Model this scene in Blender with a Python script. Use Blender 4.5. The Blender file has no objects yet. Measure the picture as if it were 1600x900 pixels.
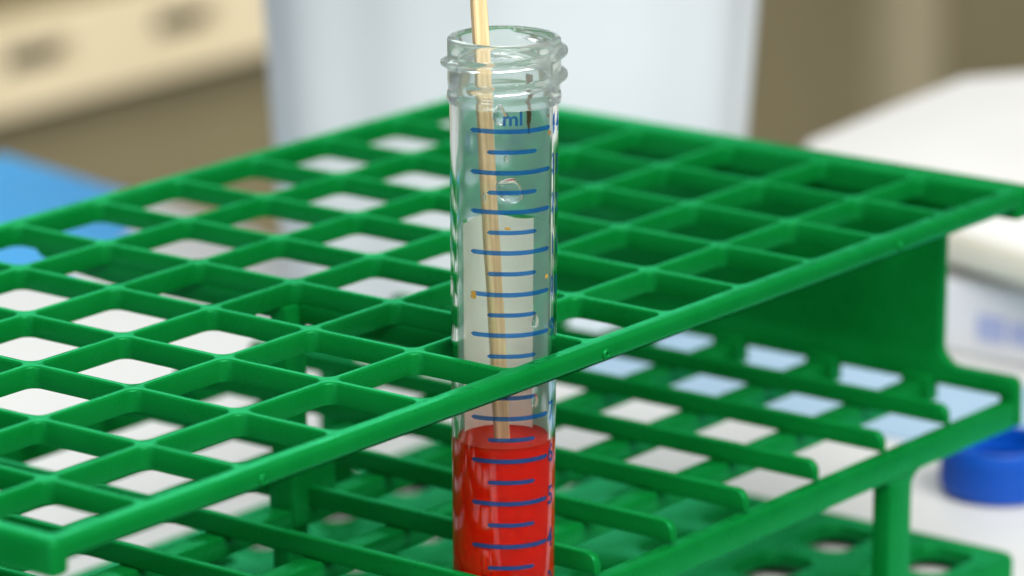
import bpy, bmesh, math, random
from mathutils import Vector, Matrix
random.seed(7)
U = 0.021            # one rack pitch in metres; all coordinates below are in pitches
SC = bpy.context.scene
COL = SC.collection

# ------------------------------------------------------------------ camera
F_PX, PITCH, AZ, ROLL = 7053.1, 0.26098, 0.92142, 0.00179
CAM = Vector((-20.3014, -19.1196, 9.1085))
d = Vector((math.sin(AZ)*math.cos(PITCH), math.cos(AZ)*math.cos(PITCH), -math.sin(PITCH)))
r0 = d.cross(Vector((0, 0, 1))).normalized(); u0 = r0.cross(d)
rr = r0*math.cos(ROLL) + u0*math.sin(ROLL); uu = u0*math.cos(ROLL) - r0*math.sin(ROLL)
cam = bpy.data.cameras.new('camera'); camo = bpy.data.objects.new('camera', cam); COL.objects.link(camo)
cam.sensor_width = 36; cam.lens = F_PX/1600*36
cam.clip_start = 0.02; cam.clip_end = 60
camo.matrix_world = Matrix(((rr.x, uu.x, -d.x, CAM.x*U), (rr.y, uu.y, -d.y, CAM.y*U), (rr.z, uu.z, -d.z, CAM.z*U), (0, 0, 0, 1)))
cam.dof.use_dof = True; cam.dof.focus_distance = 33.1*U; cam.dof.aperture_fstop = cam.lens/1000/(0.48*U)
SC.camera = camo

# ------------------------------------------------------------------ world, lamps, exposure
w = bpy.data.worlds.new('World'); SC.world = w; w.use_nodes = True
w.node_tree.nodes['Background'].inputs[0].default_value = (0.86, 0.93, 1.0, 1)
w.node_tree.nodes['Background'].inputs[1].default_value = 0.25
def area(name, loc, target, sx, sy, power, col, spread=180):
    l = bpy.data.lights.new(name, 'AREA'); l.shape = 'RECTANGLE'; l.size = sx; l.size_y = sy; l.energy = power; l.color = col
    o = bpy.data.objects.new(name, l); COL.objects.link(o); o.location = loc
    o.rotation_euler = (Vector(target)-Vector(loc)).to_track_quat('-Z', 'Y').to_euler(); l.spread = math.radians(spread); return o
# (metres) ceiling panel above and a little behind the rack; window to the left; the rest are added, unseen fill lamps
area('ceiling_panel', (-0.05, 0.15, 1.9), (0.12, 0.08, 0), 1.2, 0.9, 11, (1.0, 0.97, 0.92))
area('back_fill', (1.5, 1.5, 1.3), (0.1, 0.05, 0), 1.0, 0.9, 11, (0.94, 0.98, 1.0))  # added fill from behind right, backlights the tube and its patch
area('front_fill', (-0.30, -1.05, 1.2), (0.11, 0.0, 0), 1.4, 1.0, 56, (1.0, 0.97, 0.92))  # added fill on the camera side, brightens tube and front faces
area('left_window', (-2.0, -0.1, 0.40), (0.11, 0.0, 0), 1.0, 0.5, 15, (0.88, 0.95, 1.0))
area('cabinet_fill', (1.15, -0.1, 1.5), (1.2, 0.86, -0.2), 0.8, 0.8, 4.1, (1.0, 0.95, 0.86), 56)  # added narrow fill, brightens only the far cabinets
SC.view_settings.view_transform = 'Standard'; SC.view_settings.look = 'None'
SC.view_settings.exposure = 0.0; SC.view_settings.gamma = 1; SC.view_settings.use_curve_mapping = False
cy = SC.cycles
cy.max_bounces = 20; cy.transmission_bounces = 18; cy.transparent_max_bounces = 16; cy.glossy_bounces = 8; cy.diffuse_bounces = 6
cy.caustics_refractive = True; cy.caustics_reflective = False; cy.blur_glossy = 0.6; cy.sample_clamp_indirect = 14
try:
    cy.use_denoising = True; cy.denoiser = 'OPENIMAGEDENOISE'
except Exception: pass

# ------------------------------------------------------------------ materials
def mat(name, base, rough=0.5, spec=0.5, **kw):
    m = bpy.data.materials.new(name); m.use_nodes = True
    b = m.node_tree.nodes['Principled BSDF']
    b.inputs['Base Color'].default_value = (*base, 1); b.inputs['Roughness'].default_value = rough
    b.inputs['Specular IOR Level'].default_value = spec
    for k, v in kw.items(): b.inputs[k.replace('_', ' ')].default_value = v
    return m
def noisy(m, scale, lo, hi, bump=0.0, detail=3, stretch=(1, 1, 1), bscale=None):
    """base colour drifting between two near tones, plus fine relief"""
    nt = m.node_tree; b = nt.nodes['Principled BSDF']
    tc = nt.nodes.new('ShaderNodeTexCoord'); mp = nt.nodes.new('ShaderNodeMapping'); mp.inputs['Scale'].default_value = stretch
    n = nt.nodes.new('ShaderNodeTexNoise'); n.inputs['Scale'].default_value = scale; n.inputs['Detail'].default_value = detail
    cr = nt.nodes.new('ShaderNodeValToRGB'); cr.color_ramp.elements[0].position = .3; cr.color_ramp.elements[1].position = .7
    cr.color_ramp.elements[0].color = (*lo, 1); cr.color_ramp.elements[1].color = (*hi, 1)
    nt.links.new(tc.outputs['Object'], mp.inputs[0]); nt.links.new(mp.outputs[0], n.inputs['Vector'])
    nt.links.new(n.outputs['Fac'], cr.inputs[0]); nt.links.new(cr.outputs[0], b.inputs['Base Color'])
    if bump:
        n2 = n
        if bscale:
            n2 = nt.nodes.new('ShaderNodeTexNoise'); n2.inputs['Scale'].default_value = bscale; nt.links.new(mp.outputs[0], n2.inputs['Vector'])
        bp = nt.nodes.new('ShaderNodeBump'); bp.inputs['Strength'].default_value = bump; bp.inputs['Distance'].default_value = 0.0003
        nt.links.new(n2.outputs['Fac'], bp.inputs['Height']); nt.links.new(bp.outputs[0], b.inputs['Normal'])
    return m
GREEN = noisy(mat('green_plastic', (0, .3, .07), .5, 0), 60, (0.001, .128, .018), (0.002, .148, .023), .12, 2, bscale=900)
def tinted_gloss(m, col, rough):
    nt = m.node_tree; b = nt.nodes['Principled BSDF']; out = nt.nodes['Material Output']
    g = nt.nodes.new('ShaderNodeBsdfGlossy'); g.inputs['Color'].default_value = (*col, 1); g.inputs['Roughness'].default_value = rough
    tc = nt.nodes.new('ShaderNodeTexCoord'); n = nt.nodes.new('ShaderNodeTexNoise'); n.inputs['Scale'].default_value = 180; n.inputs['Detail'].default_value = 5
    mr = nt.nodes.new('ShaderNodeMapRange'); mr.inputs['From Min'].default_value = .3; mr.inputs['From Max'].default_value = .7
    mr.inputs['To Min'].default_value = rough*.75; mr.inputs['To Max'].default_value = rough*1.6
    nt.links.new(tc.outputs['Object'], n.inputs['Vector']); nt.links.new(n.outputs['Fac'], mr.inputs['Value']); nt.links.new(mr.outputs[0], g.inputs['Roughness'])
    f = nt.nodes.new('ShaderNodeFresnel'); f.inputs['IOR'].default_value = 1.5
    mx = nt.nodes.new('ShaderNodeMixShader')
    nt.links.new(f.outputs[0], mx.inputs[0]); nt.links.new(b.outputs[0], mx.inputs[1]); nt.links.new(g.outputs[0], mx.inputs[2])
    nt.links.new(mx.outputs[0], out.inputs['Surface'])
tinted_gloss(GREEN, (.10, 1.0, .46), .27)
WHITE_TABLE = noisy(mat('white_laminate', (.64, .65, .64), .4), 20, (.57, .58, .575), (.60, .61, .60), .05, bscale=700)
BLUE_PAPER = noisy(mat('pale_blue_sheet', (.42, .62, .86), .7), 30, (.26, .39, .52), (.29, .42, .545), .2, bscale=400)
BLUE_PAD = noisy(mat('bright_blue_sheet', (.1, .45, .95), .55), 30, (.08, .55, .95), (.10, .62, .98), .2, bscale=300)
BIN = noisy(mat('white_bin_plastic', (.82, .85, .87), .5), 12, (.50, .55, .58), (.545, .59, .615))
CREAM = noisy(mat('cream_panel', (.78, .67, .44), .5), 9, (.66, .575, .39), (.71, .62, .43))
OLIVE = noisy(mat('olive_cabinet', (.30, .255, .155), .5), 7, (.18, .155, .088), (.225, .195, .112), .1, bscale=200)
OLIVE_B = noisy(mat('pale_olive_post', (.42, .37, .26), .5), 7, (.33, .29, .19), (.36, .32, .22))
GREY = noisy(mat('grey_gap_strip', (.16, .16, .15), .5), 9, (.15, .15, .14), (.18, .18, .17))
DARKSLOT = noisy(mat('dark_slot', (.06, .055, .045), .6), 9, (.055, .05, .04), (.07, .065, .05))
FLOORM = noisy(mat('grey_floor', (.3, .28, .24), .6), 5, (.27, .25, .21), (.33, .31, .27))
FOAM = noisy(mat('white_foam', (.85, .85, .82), .7), 25, (.60, .60, .58), (.64, .64, .62), .2, bscale=500)
CARTON = noisy(mat('white_carton', (.74, .74, .77), .6), 25, (.72, .72, .76), (.77, .77, .79))
CREAMSIDE = noisy(mat('cream_foam_edge', (.74, .69, .55), .7), 25, (.72, .66, .52), (.77, .73, .6))
SHADE_BROWN = noisy(mat('brown_shade_line', (.2, .14, .06), .7), 20, (.18, .12, .05), (.22, .155, .07))  # brown painted for the shadow line under the foam pad
INK_FAINT = mat('blue_carton_ink', (.38, .42, .66), .6)
CAPBLUE = noisy(mat('blue_cap_plastic', (.002, .1, .62), .35, .3), 20, (.001, .06, .37), (.002, .075, .43))
INK = noisy(mat('blue_print', (.006, .085, .26), .45), 300, (.0, .11, .40), (.001, .135, .47))
def ink():
    nt = INK.node_tree; out = nt.nodes['Material Output']; b = nt.nodes['Principled BSDF']
    t = nt.nodes.new('ShaderNodeBsdfTransparent'); t.inputs[0].default_value = (.10, .29, .60, 1)
    m = nt.nodes.new('ShaderNodeMixShader'); m.inputs[0].default_value = .72
    nt.links.new(b.outputs[0], m.inputs[1]); nt.links.new(t.outputs[0], m.inputs[2]); nt.links.new(m.outputs[0], out.inputs['Surface'])
ink()
STAIN = noisy(mat('brown_stain', (.16, .085, .02), .5), 400, (.09, .045, .012), (.24, .14, .035))
STAIN_Y = noisy(mat('yellow_stain', (.38, .24, .03), .4), 500, (.28, .16, .02), (.45, .3, .05))

WOOD = mat('birch_wood', (.7, .5, .27), .8, .08)
nt = WOOD.node_tree; b = nt.nodes['Principled BSDF']
tc = nt.nodes.new('ShaderNodeTexCoord'); mp = nt.nodes.new('ShaderNodeMapping'); mp.inputs['Scale'].default_value = (1500, 1500, 60)
n = nt.nodes.new('ShaderNodeTexNoise'); n.inputs['Scale'].default_value = 1.2; n.inputs['Detail'].default_value = 5
cr = nt.nodes.new('ShaderNodeValToRGB'); e = cr.color_ramp.elements
e[0].position = .3; e[0].color = (.58, .39, .19, 1); e[1].position = .62; e[1].color = (.82, .61, .35, 1)
nt.links.new(tc.outputs['Object'], mp.inputs[0]); nt.links.new(mp.outputs[0], n.inputs['Vector']); nt.links.new(n.outputs['Fac'], cr.inputs[0])
nt.links.new(cr.outputs[0], b.inputs['Base Color'])
bp = nt.nodes.new('ShaderNodeBump'); bp.inputs['Strength'].default_value = .5; bp.inputs['Distance'].default_value = .0002
nt.links.new(n.outputs['Fac'], bp.inputs['Height']); nt.links.new(bp.outputs[0], b.inputs['Normal'])

def glass(name, col, rough, ior, cloud=0.0, cloudcol=(.8, .84, .82), bump=0.0, bscale=120):
    """clear plastic: refraction, with a share of milky translucency"""
    m = bpy.data.materials.new(name); m.use_nodes = True; nt = m.node_tree; nt.nodes.clear()
    out = nt.nodes.new('ShaderNodeOutputMaterial')
    g = nt.nodes.new('ShaderNodeBsdfGlass'); g.inputs['Color'].default_value = (*col, 1); g.inputs['Roughness'].default_value = rough; g.inputs['IOR'].default_value = ior
    last = g.outputs[0]
    if bump:
        tc = nt.nodes.new('ShaderNodeTexCoord'); n = nt.nodes.new('ShaderNodeTexNoise'); n.inputs['Scale'].default_value = bscale; n.inputs['Detail'].default_value = 2
        mp = nt.nodes.new('ShaderNodeMapping'); mp.inputs['Scale'].default_value = (1, 1, .3); nt.links.new(tc.outputs['Object'], mp.inputs[0]); nt.links.new(mp.outputs[0], n.inputs['Vector'])
        bp = nt.nodes.new('ShaderNodeBump'); bp.inputs['Strength'].default_value = bump; bp.inputs['Distance'].default_value = .0006
        nt.links.new(n.outputs['Fac'], bp.inputs['Height']); nt.links.new(bp.outputs[0], g.inputs['Normal'])
    if cloud:
        t = nt.nodes.new('ShaderNodeBsdfTranslucent'); t.inputs[0].default_value = (*cloudcol, 1)
        df = nt.nodes.new('ShaderNodeBsdfDiffuse'); df.inputs[0].default_value = (*cloudcol, 1)
        m1 = nt.nodes.new('ShaderNodeMixShader'); m1.inputs[0].default_value = .5; nt.links.new(t.outputs[0], m1.inputs[1]); nt.links.new(df.outputs[0], m1.inputs[2])
        m2 = nt.nodes.new('ShaderNodeMixShader'); m2.inputs[0].default_value = cloud; nt.links.new(g.outputs[0], m2.inputs[1]); nt.links.new(m1.outputs[0], m2.inputs[2])
        last = m2.outputs[0]
    nt.links.new(last, out.inputs['Surface']); return m
TUBE = glass('clear_tube_plastic', (.975, .995, .99), 0.02, 1.49, 0, bump=.12)
nt = TUBE.node_tree; v = nt.nodes.new('ShaderNodeVolumeScatter'); v.inputs['Color'].default_value = (.86, .97, .96, 1); v.inputs['Density'].default_value = 42; v.inputs['Anisotropy'].default_value = .2
nt.links.new(v.outputs[0], nt.nodes['Material Output'].inputs['Volume'])
NECK = glass('cloudy_neck_plastic', (.95, .985, .975), 0.035, 1.46, .13, (.88, .95, .93))
def translucent(m, col, fac):
    nt = m.node_tree; b = nt.nodes['Principled BSDF']; t = nt.nodes.new('ShaderNodeBsdfTranslucent'); t.inputs[0].default_value = (*col, 1)
    mx = nt.nodes.new('ShaderNodeMixShader'); mx.inputs[0].default_value = fac
    nt.links.new(b.outputs[0], mx.inputs[1]); nt.links.new(t.outputs[0], mx.inputs[2]); nt.links.new(mx.outputs[0], nt.nodes['Material Output'].inputs['Surface'])
PATCH = noisy(mat('frosted_patch', (.9, .9, .78), .8, .2), 200, (.93, .96, .84), (.96, .98, .88))
translucent(PATCH, (.9, .95, .8), .08)
FILM = glass('condensation_film', (.90, 1, 1), .25, 1.02, .55, (.60, .95, .90))
WATER = glass('water', (1, 1, 1), 0, 1.33)
LIQ = bpy.data.materials.new('red_liquid'); LIQ.use_nodes = True
b = LIQ.node_tree.nodes['Principled BSDF']
b.inputs['Base Color'].default_value = (.98, .012, .001, 1); b.inputs['Roughness'].default_value = .3; b.inputs['IOR'].default_value = 1.34
b.inputs['Transmission Weight'].default_value = .16; b.inputs['Subsurface Weight'].default_value = .7; b.inputs['Subsurface Radius'].default_value = (1, .05, .02); b.inputs['Subsurface Scale'].default_value = .009; b.inputs['Specular IOR Level'].default_value = .05

# ------------------------------------------------------------------ helpers
def link(name, bm, m, parent=None, smooth=35, mats=None):
    me = bpy.data.meshes.new(name)
    for v in bm.verts: v.co *= U
    bmesh.ops.recalc_face_normals(bm, faces=bm.faces)
    bm.to_mesh(me); bm.free()
    me.materials.append(m)
    for x in mats or []: me.materials.append(x)
    if smooth:
        for p in me.polygons: p.use_smooth = True
        me.set_sharp_from_angle(angle=math.radians(smooth))
    o = bpy.data.objects.new(name, me); COL.objects.link(o); o.parent = parent
    return o
def again(o, loc=None, rotz=None):
    c = o.copy(); COL.objects.link(c); c.parent = o.parent
    if loc: c.location = Vector(loc)*U
    if rotz is not None: c.rotation_euler = (0, 0, rotz)
    return c
def thing(name, label, cat, loc=(0, 0, 0), group=None):
    o = bpy.data.objects.new(name, None); COL.objects.link(o); o.location = Vector(loc)*U; o.empty_display_size = .01
    o['label'] = label; o['category'] = cat
    if group: o['group'] = group
    return o
def tag(o, label, cat, group=None):
    o['label'] = label; o['category'] = cat
    if group: o['group'] = group
    return o
def structure(o): o['kind'] = 'structure'; return o
def sharp_bevel(bm, off, seg=2, ang=40):
    es = [e for e in bm.edges if len(e.link_faces) == 2 and e.calc_face_angle(0) > math.radians(ang)]
    bmesh.ops.bevel(bm, geom=es, offset=off, segments=seg, affect='EDGES', profile=.5, clamp_overlap=True)
def box(bm, x0, x1, y0, y1, z0, z1, bev=0, seg=3):
    t = bmesh.new(); vs = bmesh.ops.create_cube(t, size=1)['verts']
    for v in vs: v.co = Vector(((x0+x1)/2+v.co.x*(x1-x0), (y0+y1)/2+v.co.y*(y1-y0), (z0+z1)/2+v.co.z*(z1-z0)))
    if bev: bmesh.ops.bevel(t, geom=t.edges[:], offset=bev, segments=seg, affect='EDGES', profile=.5)
    me = bpy.data.meshes.new('tmp'); t.to_mesh(me); t.free(); bm.from_mesh(me); bpy.data.meshes.remove(me); return bm
def prism(pts, axis, a, b, bev=0.0, seg=2):
    """extrude a 2-D outline; axis 0: outline in (y,z), 1: (x,z), 2: (x,y)"""
    bm = bmesh.new()
    def at(p, t): return (t, p[0], p[1]) if axis == 0 else ((p[0], t, p[1]) if axis == 1 else (p[0], p[1], t))
    A = [bm.verts.new(at(p, a)) for p in pts]; B = [bm.verts.new(at(p, b)) for p in pts]
    bm.faces.new(A); bm.faces.new(B[::-1])
    for i in range(len(pts)): bm.faces.new((A[i], B[i], B[(i+1) % len(pts)], A[(i+1) % len(pts)]))
    bmesh.ops.recalc_face_normals(bm, faces=bm.faces)
    if bev: 
        es = [e for e in bm.edges if e.verts[0].co[axis] == e.verts[1].co[axis]]
        bmesh.ops.bevel(bm, geom=es, offset=bev, segments=seg, affect='EDGES', profile=.5, clamp_overlap=True)
    return bm
def arc(cx, cy, r, a0, a1, n=6):
    return [(cx+r*math.cos(math.radians(a0+(a1-a0)*k/n)), cy+r*math.sin(math.radians(a0+(a1-a0)*k/n))) for k in range(n+1)]
def lathe(prof, seg=96, closed=True):
    bm = bmesh.new(); rings = []
    for r, z in prof:
        rings.append([bm.verts.new((r*math.cos(2*math.pi*k/seg), r*math.sin(2*math.pi*k/seg), z)) for k in range(seg)])
    n = len(prof)
    for i in range(n if closed else n-1):
        A, B = rings[i], rings[(i+1) % n]
        for k in range(seg): bm.faces.new((A[k], A[(k+1) % seg], B[(k+1) % seg], B[k]))
    return bm
def capped(prof, seg=96):
    bm = lathe(prof, seg, False)
    bm.verts.ensure_lookup_table()
    bm.faces.new(bm.verts[:seg]); bm.faces.new(bm.verts[-seg:]); return bm

def hole_loop(x0, y0, x1, y1, r, k=6):
    out = []
    for cx, cy_, a in ((x1-r, y1-r, 0), (x0+r, y1-r, 90), (x0+r, y0+r, 180), (x1-r, y0+r, 270)):
        out.append([(cx+r*math.cos(math.radians(a+90*t/k)), cy_+r*math.sin(math.radians(a+90*t/k))) for t in range(k+1)])
    return out
def plate_cell(bm, R, H, r, ztop, zbot, bev):
    """one cell of a plate: outer rectangle R, rounded hole H, rolled upper and lower edges"""
    x0, y0, x1, y1 = R
    rings = []
    for off, z in ((bev, ztop), (bev*.55, ztop-bev*.12), (bev*.15, ztop-bev*.5), (0, ztop-bev), (0.006, zbot+bev*.5), (bev*.5, zbot)):
        loop = hole_loop(H[0]-off, H[1]-off, H[2]+off, H[3]+off, r+off)
        rings.append([[bm.verts.new((p[0], p[1], z)) for p in c] for c in loop])
    flat = [[v for c in ring for v in c] for ring in rings]
    for A, B in zip(flat, flat[1:]):
        for i in range(len(A)): bm.faces.new((A[i], A[(i+1) % len(A)], B[(i+1) % len(A)], B[i]))
    for ring, z in ((rings[0], ztop), (rings[-1], zbot)):
        cs = [bm.verts.new((x, y, z)) for x, y in ((x1, y1), (x0, y1), (x0, y0), (x1, y0))]
        for q in range(4):
            c, nx = ring[q], ring[(q+1) % 4]
            for t in range(len(c)-1): bm.faces.new((cs[q], c[t], c[t+1]))
            bm.faces.new((cs[q], c[-1], nx[0], cs[(q+1) % 4]))

# ------------------------------------------------------------------ setting
T = -3.5     # bench top
bench_pts = [(-3.2, -2.6), (22, -2.6), (22, 7.4), (20.2, 7.4), (20.2, 12.6), (17.3, 12.6), (17.65, 13.4), (17.98, 15), (18.3, 19), (18.5, 24), (-3.2, 24)]
bench = thing('lab_bench', 'white laminate lab bench that the green tube rack stands on', 'bench', (0, 0, T))
bench_top = link('bench_top', prism(bench_pts, 2, T-1.4, T, .08, 3), WHITE_TABLE, bench); bench_top.location = (0, 0, -T*U)
bm = bmesh.new(); box(bm, -2, 16.5, -1.5, 22, -36, T-1.4, .1)
bb = link('bench_base', bm, OLIVE, bench); bb.location = (0, 0, -T*U)
bm = bmesh.new(); box(bm, -200, 260, -200, 260, -38, -36); structure(link('floor', bm, FLOORM, smooth=0))

cab = thing('cabinet_row', 'olive brown cabinet row with a cream drawer rail, blurred behind the bench', 'cabinet', (60, 44, -36))
inv = (-60*U, -44*U, 36*U)
def cabpart(name, bm, m):
    o = link(name, bm, m, cab); o.location = inv; return o
bm = bmesh.new(); box(bm, 34, 74.7, 41.6, 60, -36, 3, .1); cabpart('cabinet_body', bm, OLIVE)
bm = bmesh.new(); box(bm, 77.6, 120, 41.6, 60, -36, 3, .1); cabpart('cabinet_body', bm, OLIVE)
bm = bmesh.new(); box(bm, 74.75, 75.9, 42.4, 60, -36, 3, .05); cabpart('gap_strip', bm, GREY)
bm = bmesh.new(); box(bm, 75.95, 77.55, 41.2, 60, -36, 3, .1); cabpart('post', bm, OLIVE_B)
# cream rail with recessed finger slots: built as frame pieces round each slot
slots = [(43.45+4.4*k, -9.45) for k in range(-2, 6)]
bm = bmesh.new(); zt, zb = -8.72, -10.5; y0, y1 = 41.0, 41.55
xs = [33.0]
for sx, sz in slots: xs += [sx-.95, sx+.95]
xs.append(73)
for i in range(len(xs)-1):
    if i % 2 == 0: box(bm, xs[i], xs[i+1], y0, y1, zb, zt)
    else:
        box(bm, xs[i], xs[i+1], y0, y1, zb, -9.73); box(bm, xs[i], xs[i+1], y0, y1, -9.19, zt)
bmesh.ops.remove_doubles(bm, verts=bm.verts, dist=.002)
cabpart('drawer_rail', bm, CREAM)
first = None
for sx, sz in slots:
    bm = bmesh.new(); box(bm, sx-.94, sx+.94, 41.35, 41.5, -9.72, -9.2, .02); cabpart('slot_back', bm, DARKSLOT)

# things on the bench behind and beside the rack
bm = bmesh.new()
prof = [(2.30, T+.01), (2.42, T+.12), (2.45, T+.6), (2.64, 0), (2.95, 4.6), (3.1, 4.75), (3.1, 4.95), (2.9, 4.95), (2.86, 4.7), (2.4, T+.2)]
bm = lathe(prof, 96, False)
for v in bm.verts:
    a = math.atan2(v.co.y, v.co.x); s = 1+.016*math.sin(a*7+.6)+.010*math.sin(a*13+2)
    v.co.x *= s; v.co.y *= s
seg = 96; bm.verts.ensure_lookup_table(); bm.faces.new(bm.verts[:seg]); bm.faces.new(bm.verts[-seg:])
o = link('plastic_bin', bm, BIN); o.location = Vector((17.12, 9.35, 0))*U
tag(o, 'tall pale white plastic bin standing behind the green rack', 'bin')

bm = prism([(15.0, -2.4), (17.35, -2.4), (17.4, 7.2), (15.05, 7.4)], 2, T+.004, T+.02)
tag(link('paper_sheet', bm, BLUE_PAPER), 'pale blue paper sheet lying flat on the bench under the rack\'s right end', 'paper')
# bright blue folded sheet at the bench's far left corner
bm = bmesh.new(); nx, ny = 14, 14; vs = {}
for i in range(nx+1):
    for j in range(ny+1):
        s, t = i/nx, j/ny
        x = 14.3+3.6*s+.3*t; y = 13.6+1.8*s*s*(1-t)+4.25*t
        vs[i, j] = bm.verts.new((x, y, T+.03+.05*(1+math.sin(5*s+2*t))*s))
for i in range(nx):
    for j in range(ny): bm.faces.new((vs[i, j], vs[i+1, j], vs[i+1, j+1], vs[i, j+1]))
bmesh.ops.solidify(bm, geom=bm.faces[:], thickness=.03)
tag(link('blue_cloth', bm, BLUE_PAD), 'bright blue sheet lying at the bench edge on the far left', 'cloth')

# carton with a white pad on it, right
pad_pts = [(17.75, -2.2), (17.55, 3.0), (18.1, 5.0), (19.2, 6.9), (20.2, 7.62), (22.2, 7.84), (24.1, 8.0), (24.9, 7.5), (26, 4), (26, -2.2)]
bm = prism(pad_pts, 2, T+.93, T+1.36, .1, 3)
pad = link('foam_pad', bm, CREAMSIDE, mats=[FOAM])
for p in pad.data.polygons:
    if p.normal.z > .5: p.material_index = 1
tag(pad, 'thick white foam pad with cream edge lying on the carton at right', 'pad')
ct = thing('carton', 'white carton with blurred blue print under the white pad', 'carton', (21, 1, T))
inv2 = (-21*U, -1*U, -T*U)
bm = bmesh.new(); box(bm, 17.95, 21.9, -2.3, 6.5, T+.003, T+.80, .06); o = link('carton_box', bm, CARTON, ct); o.location = inv2
bm = bmesh.new(); box(bm, 18.15, 21.8, -2.2, 6.4, T+.803, T+.925, .02); o = link('shade_layer', bm, SHADE_BROWN, ct); o.location = inv2  # added recessed layer, its brown stands for shade between pad and carton
for y0, y1, z0, z1 in ((3.62, 3.95, -3.28, -3.02), (3.3, 3.56, -3.26, -3.04), (2.95, 3.2, -3.3, -3.0), (2.55, 2.9, -3.28, -3.05), (2.1, 2.45, -3.28, -3.02)):
    bm = bmesh.new(); box(bm, 17.93, 17.948, y0, y1, z0, z1); o = link('printed_mark', bm, INK_FAINT, ct); o.location = inv2

# blue screw cap, open side up
cap = thing('screw_cap', 'blue plastic screw cap lying open side up on the bench', 'cap', (14.22, 1.44, T))
prof = [(.02, .004), (.47, .004), (.515, .03), (.53, .08), (.53, .47), (.515, .5), (.47, .5), (.455, .48), (.45, .09), (.02, .08)]
bm = capped(prof, 72); link('cap_shell', bm, CAPBLUE, cap)
bm = bmesh.new()
for k in range(60):
    a = 2*math.pi*k/60; t = bmesh.new(); box(t, .522, .540, -.012, .012, .1, .42, .006, 1)
    bmesh.ops.rotate(t, verts=t.verts, cent=(0, 0, 0), matrix=Matrix.Rotation(a, 3, 'Z'))
    me = bpy.data.meshes.new('t'); t.to_mesh(me); t.free(); bm.from_mesh(me); bpy.data.meshes.remove(me)
o = link('grip_ribs', bm, CAPBLUE, cap)
bm = lathe([(.45, .30), (.40, .29), (.40, .27), (.45, .26)], 64); link('cap_thread', bm, CAPBLUE, cap)

# ------------------------------------------------------------------ the rack
rack = thing('test_tube_rack', 'green plastic three tier test tube rack with square openings', 'rack', (6, 3, T))
ORG = Vector((-6, -3, -T))*U
def part(name, bm, m=GREEN, **k):
    o = link(name, bm, m, rack, **k); o.location = ORG; return o
W = .034     # half bar width
XO0, XO1, YO0, YO1 = -.05, 12.12, -.03, 6.1        # outer faces
XI0, XI1, YI0, YI1 = .12, 11.95, .135, 5.95         # inner faces of the rim
bm = bmesh.new(); DEP = .172
for i in range(12):
    for j in range(6):
        R = (i if i else .04, j if j else .05, i+1 if i < 11 else 12.03, j+1 if j < 5 else 6.03)
        H = (i+W if i else XI0, j+W if j else YI0, i+1-W if i < 11 else XI1, j+1-W if j < 5 else YI1)
        plate_cell(bm, R, H, .085, 0, -DEP, .02)
bmesh.ops.remove_doubles(bm, verts=bm.verts, dist=.0005)
part('top_grid', bm)
# rim of the top tier
def rim(x0, x1, y0, y1, z0, z1, bev=.045):
    bm = bmesh.new(); box(bm, x0, x1, y0, y1, z0, z1, bev, 4); return part('rim_rail', bm)
rim(XO0, XO1+.1, YO0, YI0-.004, -.14, .012)
rim(XO0, XO1+.1, YI1+.004, YO1, -.14, .012)
rim(XO0-.003, XI0-.004, YO0-.003, YO1+.003, -.245, .016)
rim(XI1+.004, XO1+.14, YO0-.003, YO1+.003, -.245, .016)
# moulding nubs along the front rail: a small ring
for x in (2.04, 6.0, 10.1):
    bm = lathe([(.014, -.012), (.022, .0), (.034, .0), (.042, -.01), (.044, -.05), (.014, -.05)], 20)
    bmesh.ops.rotate(bm, verts=bm.verts, cent=(0, 0, 0), matrix=Matrix.Rotation(math.pi/2, 3, 'X'))
    for v in bm.verts: v.co += Vector((x, YO0-.022, -.078))
    part('moulding_nub', bm)
# end panels: lip along the middle tier plus the raised wall with rounded inner corners
ZT, ZF, ZA, ZR0, ZR1 = -1.655, -1.825, -2.0, -1.85, -2.08
out = [(YO0-.008, ZR1+.01), (.12, ZR1+.01), (.12, ZF), (5.95, ZF), (5.95, ZR1+.01), (YO1, ZR1+.01)] + arc(YO1-.08, ZT-.08, .08, 0, 90) + [(5.52, ZT)] + arc(5.52, ZT+.18, .18, -90, -180)[:] \
    + arc(5.54, -.40, .20, 180, 90) + arc(.55, -.40, .20, 90, 0) + arc(.57, ZT+.18, .18, 0, -90) + arc(YO0+.08, ZT-.08, .08, 90, 180)
for x in (0.0, 12.04):
    part('end_panel', prism(out, 0, x-.05, x+.075, .02, 2))
# divider fins across the middle tier
fin = [(.02, ZF), (6.04, ZF)] + arc(5.94, ZT-.1, .1, 0, 90) + arc(.12, ZT-.1, .1, 90, 180)
f0 = part('divider_fin', prism(fin, 0, .96, 1.04, .02, 3))
for i in range(2, 12): c = again(f0); c.location = ORG+Vector(((i-1)*U, 0, 0))
bm = bmesh.new(); box(bm, .06, 11.985, .875, 1.085, ZA, ZF-.004, .02, 2); box(bm, 11.93, 12.09, .80, 1.092, ZA+.004, ZF+.06, .012, 2); c0 = part('cross_bar', bm)
for j in range(2, 6): c = again(c0); c.location = ORG+Vector((0, (j-1)*U, 0))
for y0, y1 in ((YO0-.01, .10), (5.97, YO1+.005)):
    bm = bmesh.new(); box(bm, .08, 11.98, y0, y1, ZR1, ZR0, .022, 3); part('middle_rail', bm)
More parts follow.
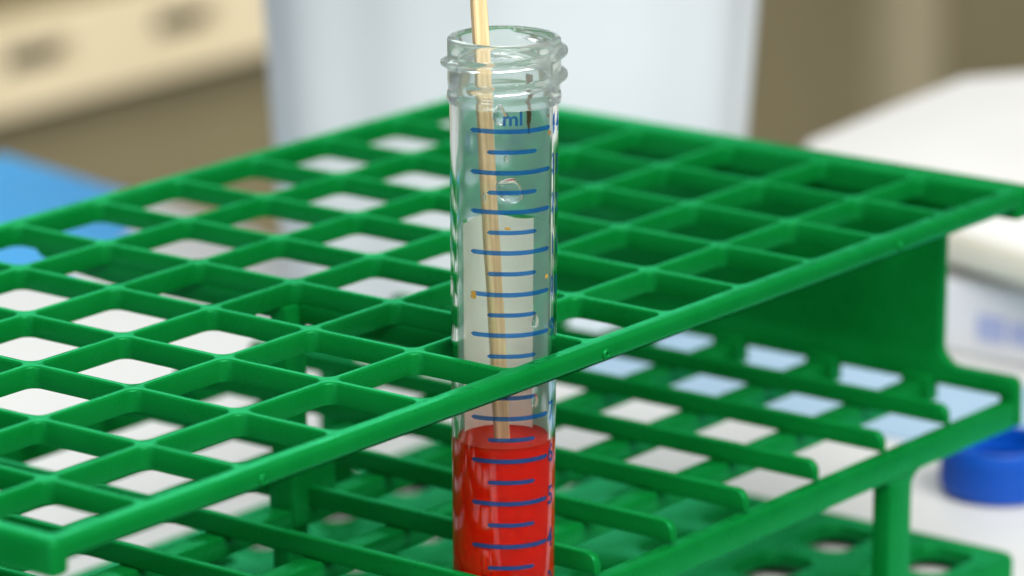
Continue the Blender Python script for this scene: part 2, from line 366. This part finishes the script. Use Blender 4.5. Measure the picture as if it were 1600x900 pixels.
# legs between the middle tier and the base plate
ZP = -3.27
def leg(x0, x1, y0, y1):
    o = [(x0, ZP), (x1, ZP)] + arc(x1+.13, ZR1-.13, .13, 180, 90) + arc(x0-.06, ZR1-.06, .06, 90, 0)
    b_ = prism([(p[0], min(p[1], ZR1-.001)) for p in o], 1, y0, y1, .015, 2); return part('leg', b_)
leg(10.02, 10.35, YO0-.005, .13); leg(1.72, 2.05, YO0-.005, .13)
leg(10.02, 10.35, 5.95, YO1); leg(1.72, 2.05, 5.95, YO1)
# centre post, cross-shaped
bm = bmesh.new(); box(bm, 5.80, 6.055, 2.92, 3.09, ZP, -.174, .02, 2); box(bm, 5.79, 6.33, 2.84, 3.14, ZA+.006, -1.46, .06, 3); part('centre_post', bm)
rib = [(.3, -.173), (.3, -.22), (.6, -.30), (1.0, -.335), (4.9, -.335), (5.4, -.30), (5.7, -.22), (5.75, -.173)]
part('centre_rib', prism(rib, 0, 5.968, 6.032, .012, 2))
# base plate with rounded slots
bm = bmesh.new()
for i in range(12):
    for j in range(6):
        R = (i if i else -.02, j if j else 0.0, i+1 if i < 11 else 12.09, j+1 if j < 5 else 6.07)
        cx, cy_ = i+.58, j+.5
        plate_cell(bm, R, (cx-.35, cy_-.26, cx+.35, cy_+.26), .17, ZP, ZP-.13, .03)
bmesh.ops.remove_doubles(bm, verts=bm.verts, dist=.0005)
part('base_plate', bm)
bm = prism(arc(XO1-.17, YO1-.17, .2, 0, 90)+arc(XO0+.17, YO1-.17, .2, 90, 180)+arc(XO0+.17, YO0+.17, .2, 180, 270)+arc(XO1-.17, YO0+.17, .2, 270, 360), 2, T+.002, ZP+.006, .0)
inner = prism(arc(XO1-.17, YO1-.17, .1, 0, 90)+arc(XO0+.17, YO1-.17, .1, 90, 180)+arc(XO0+.17, YO0+.17, .1, 180, 270)+arc(XO1-.17, YO0+.17, .1, 270, 360), 2, T+.002, ZP+.006, .0)
# skirt as a ring: bridge the two outlines by hand
def ring(outer, inner_, z0, z1):
    bm = bmesh.new(); n = len(outer)
    V = [[bm.verts.new((p[0], p[1], z)) for p in L] for L, z in ((outer, z0), (outer, z1-.03), ([(6+(p[0]-6)*.9983, 3+(p[1]-3)*.9966) for p in outer], z1), (inner_, z1), (inner_, z0))]
    for A, B in zip(V, V[1:]+V[:1]):
        for k in range(n): bm.faces.new((A[k], A[(k+1) % n], B[(k+1) % n], B[k]))
    return bm
bm.free(); inner.free()
def rr_out(r, q):
    return arc(XO1-.17, YO1-.17, q, 0, 90)+arc(XO0+.17, YO1-.17, q, 90, 180)+arc(XO0+.17, YO0+.17, q, 180, 270)+arc(XO1-.17, YO0+.17, q, 270, 360)
part('base_skirt', ring(rr_out(0, .2), rr_out(0, .1), T+.002, ZP+.004))

# ------------------------------------------------------------------ the tube
CX, CY = 5.44, .5
tube = thing('test_tube', 'clear plastic graduated test tube with blue scale, open at the top', 'test tube', (CX, CY, -3.34))
TO = Vector((0, 0, 3.34))*U
def tpart(name, bm, m, **k):
    o = link(name, bm, m, tube, **k); o.location = TO; return o
RT, RB = .402, .380
def rad(z): return RT+(RB-RT)*(1.9-z)/4.2
WALL = .042
prof = [(.02, -3.33), (.07, -3.32), (.10, -3.27), (.36, -2.4), (rad(-2.3), -2.3)] + [(rad(z), z) for z in (-1.5, -.7, 0, .7, 1.3, 1.893)] \
     + [(rad(z)-WALL, z) for z in (1.893, 1.3, .7, 0, -.7, -1.5, -2.28)] + [(.31, -2.4), (.06, -3.22), (.02, -3.25)]
tpart('tube_body', lathe(prof, 128), TUBE)
# neck: flange, rim and a helical thread in one surface
NZ0, NZ1 = 1.895, 2.37
Rn = .418
bm = bmesh.new(); SEG = 144; rings = []
NZ = 64
def helix_bump(a, z):
    """height of the thread ridge at angle a (0 = the side right of the camera), height z"""
    best = 0
    for k in range(-1, 4):
        th = a+2*math.pi*k                       # unrolled angle, growing clockwise round the front
        zc = 2.268-.0885*(th/math.pi)
        st, en = -.45*math.pi, 2.75*math.pi
        fade = max(0, min(1, (th-st)/.5))*max(0, min(1, (en-th)/.5))
        best = max(best, fade*math.exp(-abs((z-zc)/.028)**4))
    return best
RIGHT = -AZ                                       # plan angle of the camera's right-hand side
outer = []
for q in range(NZ+1):
    z = NZ0+(NZ1-NZ0)*q/NZ
    fl = .004*math.exp(-((z-1.93)/.035)**4)-.006*math.exp(-((z-1.99)/.03)**2)
    edge = -.018*max(0, (z-(NZ1-.02))/.02)**2
    row = []
    for k in range(SEG):
        t = 2*math.pi*k/SEG
        a = (RIGHT-t) % (2*math.pi)
        r = Rn+fl+edge+.05*helix_bump(a, z)
        row.append(bm.verts.new((r*math.cos(t), r*math.sin(t), z)))
    rings.append(row)
for r, z in ((.37, NZ1+.004), (.352, NZ1-.01), (.345, NZ1-.05), (.343, 2.1), (.352, 1.98), (rad(1.9)-WALL, NZ0)):
    rings.append([bm.verts.new((r*math.cos(2*math.pi*k/SEG), r*math.sin(2*math.pi*k/SEG), z)) for k in range(SEG)])
for A, B in zip(rings, rings[1:]+rings[:1]):
    for k in range(SEG): bm.faces.new((A[k], A[(k+1) % SEG], B[(k+1) % SEG], B[k]))
tpart('screw_neck', bm, NECK)

FRONT = math.atan2(-math.cos(AZ), -math.sin(AZ))  # plan angle that faces the camera
def on_tube(phi, z, off=.003, r=None):
    """phi: degrees from the front, positive to the right"""
    a = FRONT+math.radians(phi); R = (rad(z) if r is None else r)+off
    return (R*math.cos(a), R*math.sin(a), z)
def strip(phi0, phi1, z, h, n=20, wob=0.0):
    bm = bmesh.new(); top, bot = [], []; dphi = math.degrees(h/2/.4)
    for k in range(n+1):
        t = k/n; ph = phi0+(phi1-phi0)*t
        edge = min((ph-phi0), (phi1-ph))/dphi
        hh = h/2*math.sqrt(max(0.02, 1-max(0, 1-edge)**2))
        zz = z+wob*math.sin(t*7)
        top.append(bm.verts.new(on_tube(ph, zz+hh))); bot.append(bm.verts.new(on_tube(ph, zz-hh)))
    for k in range(n): bm.faces.new((bot[k], bot[k+1], top[k+1], top[k]))
    return bm
ML = {14: 1.745, 13: 1.435, 12: 1.14, 11: .832, 10: .515, 9: .205, 8: -.115, 7: -.435, 6: -.765, 5: -1.095, 4: -1.43, 3: -1.765}
for v, z in ML.items():
    tpart('graduation_line', strip(-37.5, 56.5, z, .034, 28, .001), INK)
    if v-1 in ML: tpart('graduation_line', strip(-18, 37, (z+ML[v-1])/2, .032, 20, .001), INK)
def text_mesh(s, size, bold=.0):
    cu = bpy.data.curves.new('t', 'FONT'); cu.body = s; cu.size = size; cu.offset = bold; cu.resolution_u = 3; cu.align_x = 'LEFT'
    ob = bpy.data.objects.new('t', cu); COL.objects.link(ob)
    dg = bpy.context.evaluated_depsgraph_get(); dg.update()
    me = bpy.data.meshes.new_from_object(ob.evaluated_get(dg))
    bm = bmesh.new(); bm.from_mesh(me); bpy.data.objects.remove(ob); bpy.data.curves.remove(cu); bpy.data.meshes.remove(me)
    return bm
def wrap(bm, phi0, z0, sx=1.0, mirror=False, off=.003):
    bmesh.ops.subdivide_edges(bm, edges=[e for e in bm.edges if e.calc_length() > .06], cuts=1)
    for v in bm.verts:
        x, y = v.co.x*sx, v.co.y
        v.co = Vector(on_tube(phi0+math.degrees(x/.4), z0+y, off))
    return bm
for v, z in ML.items():
    tpart('numeral', wrap(text_mesh(str(v), .205, .003), 57.5, z-.06, .85), INK)
tpart('unit_lettering', wrap(text_mesh('ml', .15, .003), -2, 1.79, 1.05), INK)
# large lettering on the far side, seen through the tube
tpart('far_side_print', wrap(text_mesh('A', .26, .003), 180-24, 1.42, .9), INK)
tpart('far_side_print', wrap(text_mesh('O', .26, .003), 180+28, 1.42, .9), INK)
tpart('far_side_print', wrap(text_mesh('I', .26, .003), 180+42, 1.42, .9), INK)
# frosted write-on patch on the far side
bm = bmesh.new(); NP, NQ = 40, 30; vs = {}
for i in range(NP+1):
    for j in range(NQ+1):
        ph = 180-41+(41+64)*i/NP
        zt = .94-.02*math.sin(i*.2); z = -.69+(zt+.69)*j/NQ
        vs[i, j] = bm.verts.new(on_tube(ph, z, -.003, rad(z)-WALL))
for i in range(NP):
    for j in range(NQ): bm.faces.new((vs[i, j], vs[i+1, j], vs[i+1, j+1], vs[i, j+1]))
tpart('write_on_patch', bm, PATCH)
bm = bmesh.new(); vs = {}
for i in range(37):
    for j in range(25):
        vs[i, j] = bm.verts.new(on_tube(180-80+160*i/36, .95+.935*j/24, -.004, rad(.95+.935*j/24)-WALL))
for i in range(36):
    for j in range(24): bm.faces.new((vs[i, j], vs[i+1, j], vs[i+1, j+1], vs[i, j+1]))
tpart('condensation_film', bm, FILM)
for p0, p1 in ((180-82, 180-42), (180+65, 180+84)):
    bm = bmesh.new(); vs = {}
    for i in range(13):
        for j in range(25):
            z = -.66+1.606*j/24; vs[i, j] = bm.verts.new(on_tube(p0+(p1-p0)*i/12, z, -.004, rad(z)-WALL))
    for i in range(12):
        for j in range(24): bm.faces.new((vs[i, j], vs[i+1, j], vs[i+1, j+1], vs[i, j+1]))
    tpart('condensation_film', bm, FILM)
# dried brown run and specks
def blot(phi, z, w, h, m, off, r=None, seed=0, name='dried_stain', n=18):
    rnd = random.Random(seed); bm = bmesh.new(); c = bm.verts.new(on_tube(phi, z, off+.004, r)); L = []
    for k in range(n):
        a = 2*math.pi*k/n; q = 1+rnd.uniform(-.22, .22)
        L.append(bm.verts.new(on_tube(phi+math.degrees(w*q*math.cos(a)/.4), z+h*q*math.sin(a), off, r)))
    for k in range(n): bm.faces.new((c, L[k], L[(k+1) % n]))
    return tpart(name, bm, m)
blot(-34, .50, .026, .034, STAIN_Y, .004, seed=1); blot(55, 1.70, .02, .02, STAIN, .004, seed=2)
blot(52, .62, .018, .018, STAIN_Y, .004, seed=3); blot(4, 1.02, .022, .012, STAIN_Y, .004, seed=4)
blot(53, 1.83, .010, .010, STAIN, .004, seed=9)
bm = bmesh.new(); A, B = [], []
rnd = random.Random(5)
for k in range(25):
    t = k/24; z = 2.03-.46*t; ph = 180-35+3*t+rnd.uniform(-.8, .8); wd = (3.8*(1-t)**.6+.8)*(1+rnd.uniform(-.3, .3))
    A.append(bm.verts.new(on_tube(ph-wd, z, -.009, rad(1.9)-WALL))); B.append(bm.verts.new(on_tube(ph+wd, z, -.009, rad(1.9)-WALL)))
for k in range(24): bm.faces.new((A[k], A[k+1], B[k+1], B[k]))
tpart('dried_run', bm, STAIN)

# red liquid
ZL = -.70
RI = lambda z: rad(z)-.012
prof = [(.05, -3.2), (.30, -2.42), (RI(-2.28), -2.28), (RI(-1.5), -1.5), (RI(ZL), ZL-.02), (RI(ZL), ZL+.03), (RI(ZL)-.02, ZL+.012), (RI(ZL)-.06, ZL), (.15, ZL-.004), (.02, ZL-.004)]
o = link('red_liquid', capped(prof, 96), LIQ); o.location = Vector((CX, CY, 0))*U
tag(o, 'red liquid filling the lower half of the test tube', 'liquid')
# wooden stick
top = Vector((-.255*r0.x, -.255*r0.y, 3.9)); bot = Vector((.07*r0.x, .07*r0.y, -2.2))
ax = (top-bot).normalized(); L = (top-bot).length
bm = bmesh.new(); N = 40; w2, t2 = .055, .04; prev = None
sec = [(-w2, -t2), (-w2+.012, -t2-.008), (w2-.006, -t2-.004), (w2, -t2+.008), (w2, t2-.01), (w2-.01, t2), (-w2+.01, t2), (-w2, t2-.01)]
rows = []
for k in range(N+1):
    j = 1+.03*math.sin(k*1.7)
    rows.append([bm.verts.new((p[0]*j+.003*math.sin(k*.5), p[1], -L/2+L*k/N)) for p in sec])
for A, B in zip(rows, rows[1:]):
    for k in range(8): bm.faces.new((A[k], A[(k+1) % 8], B[(k+1) % 8], B[k]))
bm.faces.new(rows[0]); bm.faces.new(rows[-1])
stick = link('wooden_stick', bm, WOOD, smooth=30)
zax = ax; xax = (Vector((r0.x, r0.y, 0))*.94+Vector((d.x, d.y, 0))*.34); xax = (xax-zax*xax.dot(zax)).normalized(); yax = zax.cross(xax)
mid = (top+bot)/2+Vector((CX, CY, 0))
stick.matrix_world = Matrix(((xax.x, yax.x, zax.x, mid.x*U), (xax.y, yax.y, zax.y, mid.y*U), (xax.z, yax.z, zax.z, mid.z*U), (0, 0, 0, 1)))
tag(stick, 'thin pale wooden stick standing in the tube, dipped in red liquid', 'stick')
# water drops clinging inside the tube
def drop(phi, z, w, h, label, tilt=0, depth=.03, far=False, group=None):
    bm = bmesh.new(); bmesh.ops.create_uvsphere(bm, u_segments=24, v_segments=16, radius=1)
    ri = rad(z)-WALL-.004
    for v in bm.verts:
        x, y, q = v.co.x, v.co.z, v.co.y
        tear = 1-.45*max(0, y)
        px, pz = w*x*tear, h*y
        px, pz = px*math.cos(tilt)-pz*math.sin(tilt), px*math.sin(tilt)+pz*math.cos(tilt)
        off = -depth*(1+q)*.5*(1-.3*y)
        v.co = Vector(on_tube(phi+math.degrees(px/ri), z+pz, off, ri))+Vector((CX, CY, 0))
    return tag(link('water_drop', bm, WATER), label, 'water drop', group)
drop(-5, 1.855, .062, .08, 'teardrop of clear water beside the ml lettering inside the tube', depth=.07)
drop(8, 1.29, .125, .095, 'large slanted clear drop between the 13 and 12 lines', tilt=-.5, depth=.09)
drop(2, 1.53, .018, .03, 'tiny clear drop just below the first short line')
drop(43, .28, .03, .055, 'small clear drop above the 9 line at the right', depth=.04)
drop(43, -.33, .03, .055, 'small clear drop inside the tube below the front rail, near the 7', depth=.04)
drop(-24, 1.24, .012, .04, 'thin clear streak of water left of the stick above the 12 line')
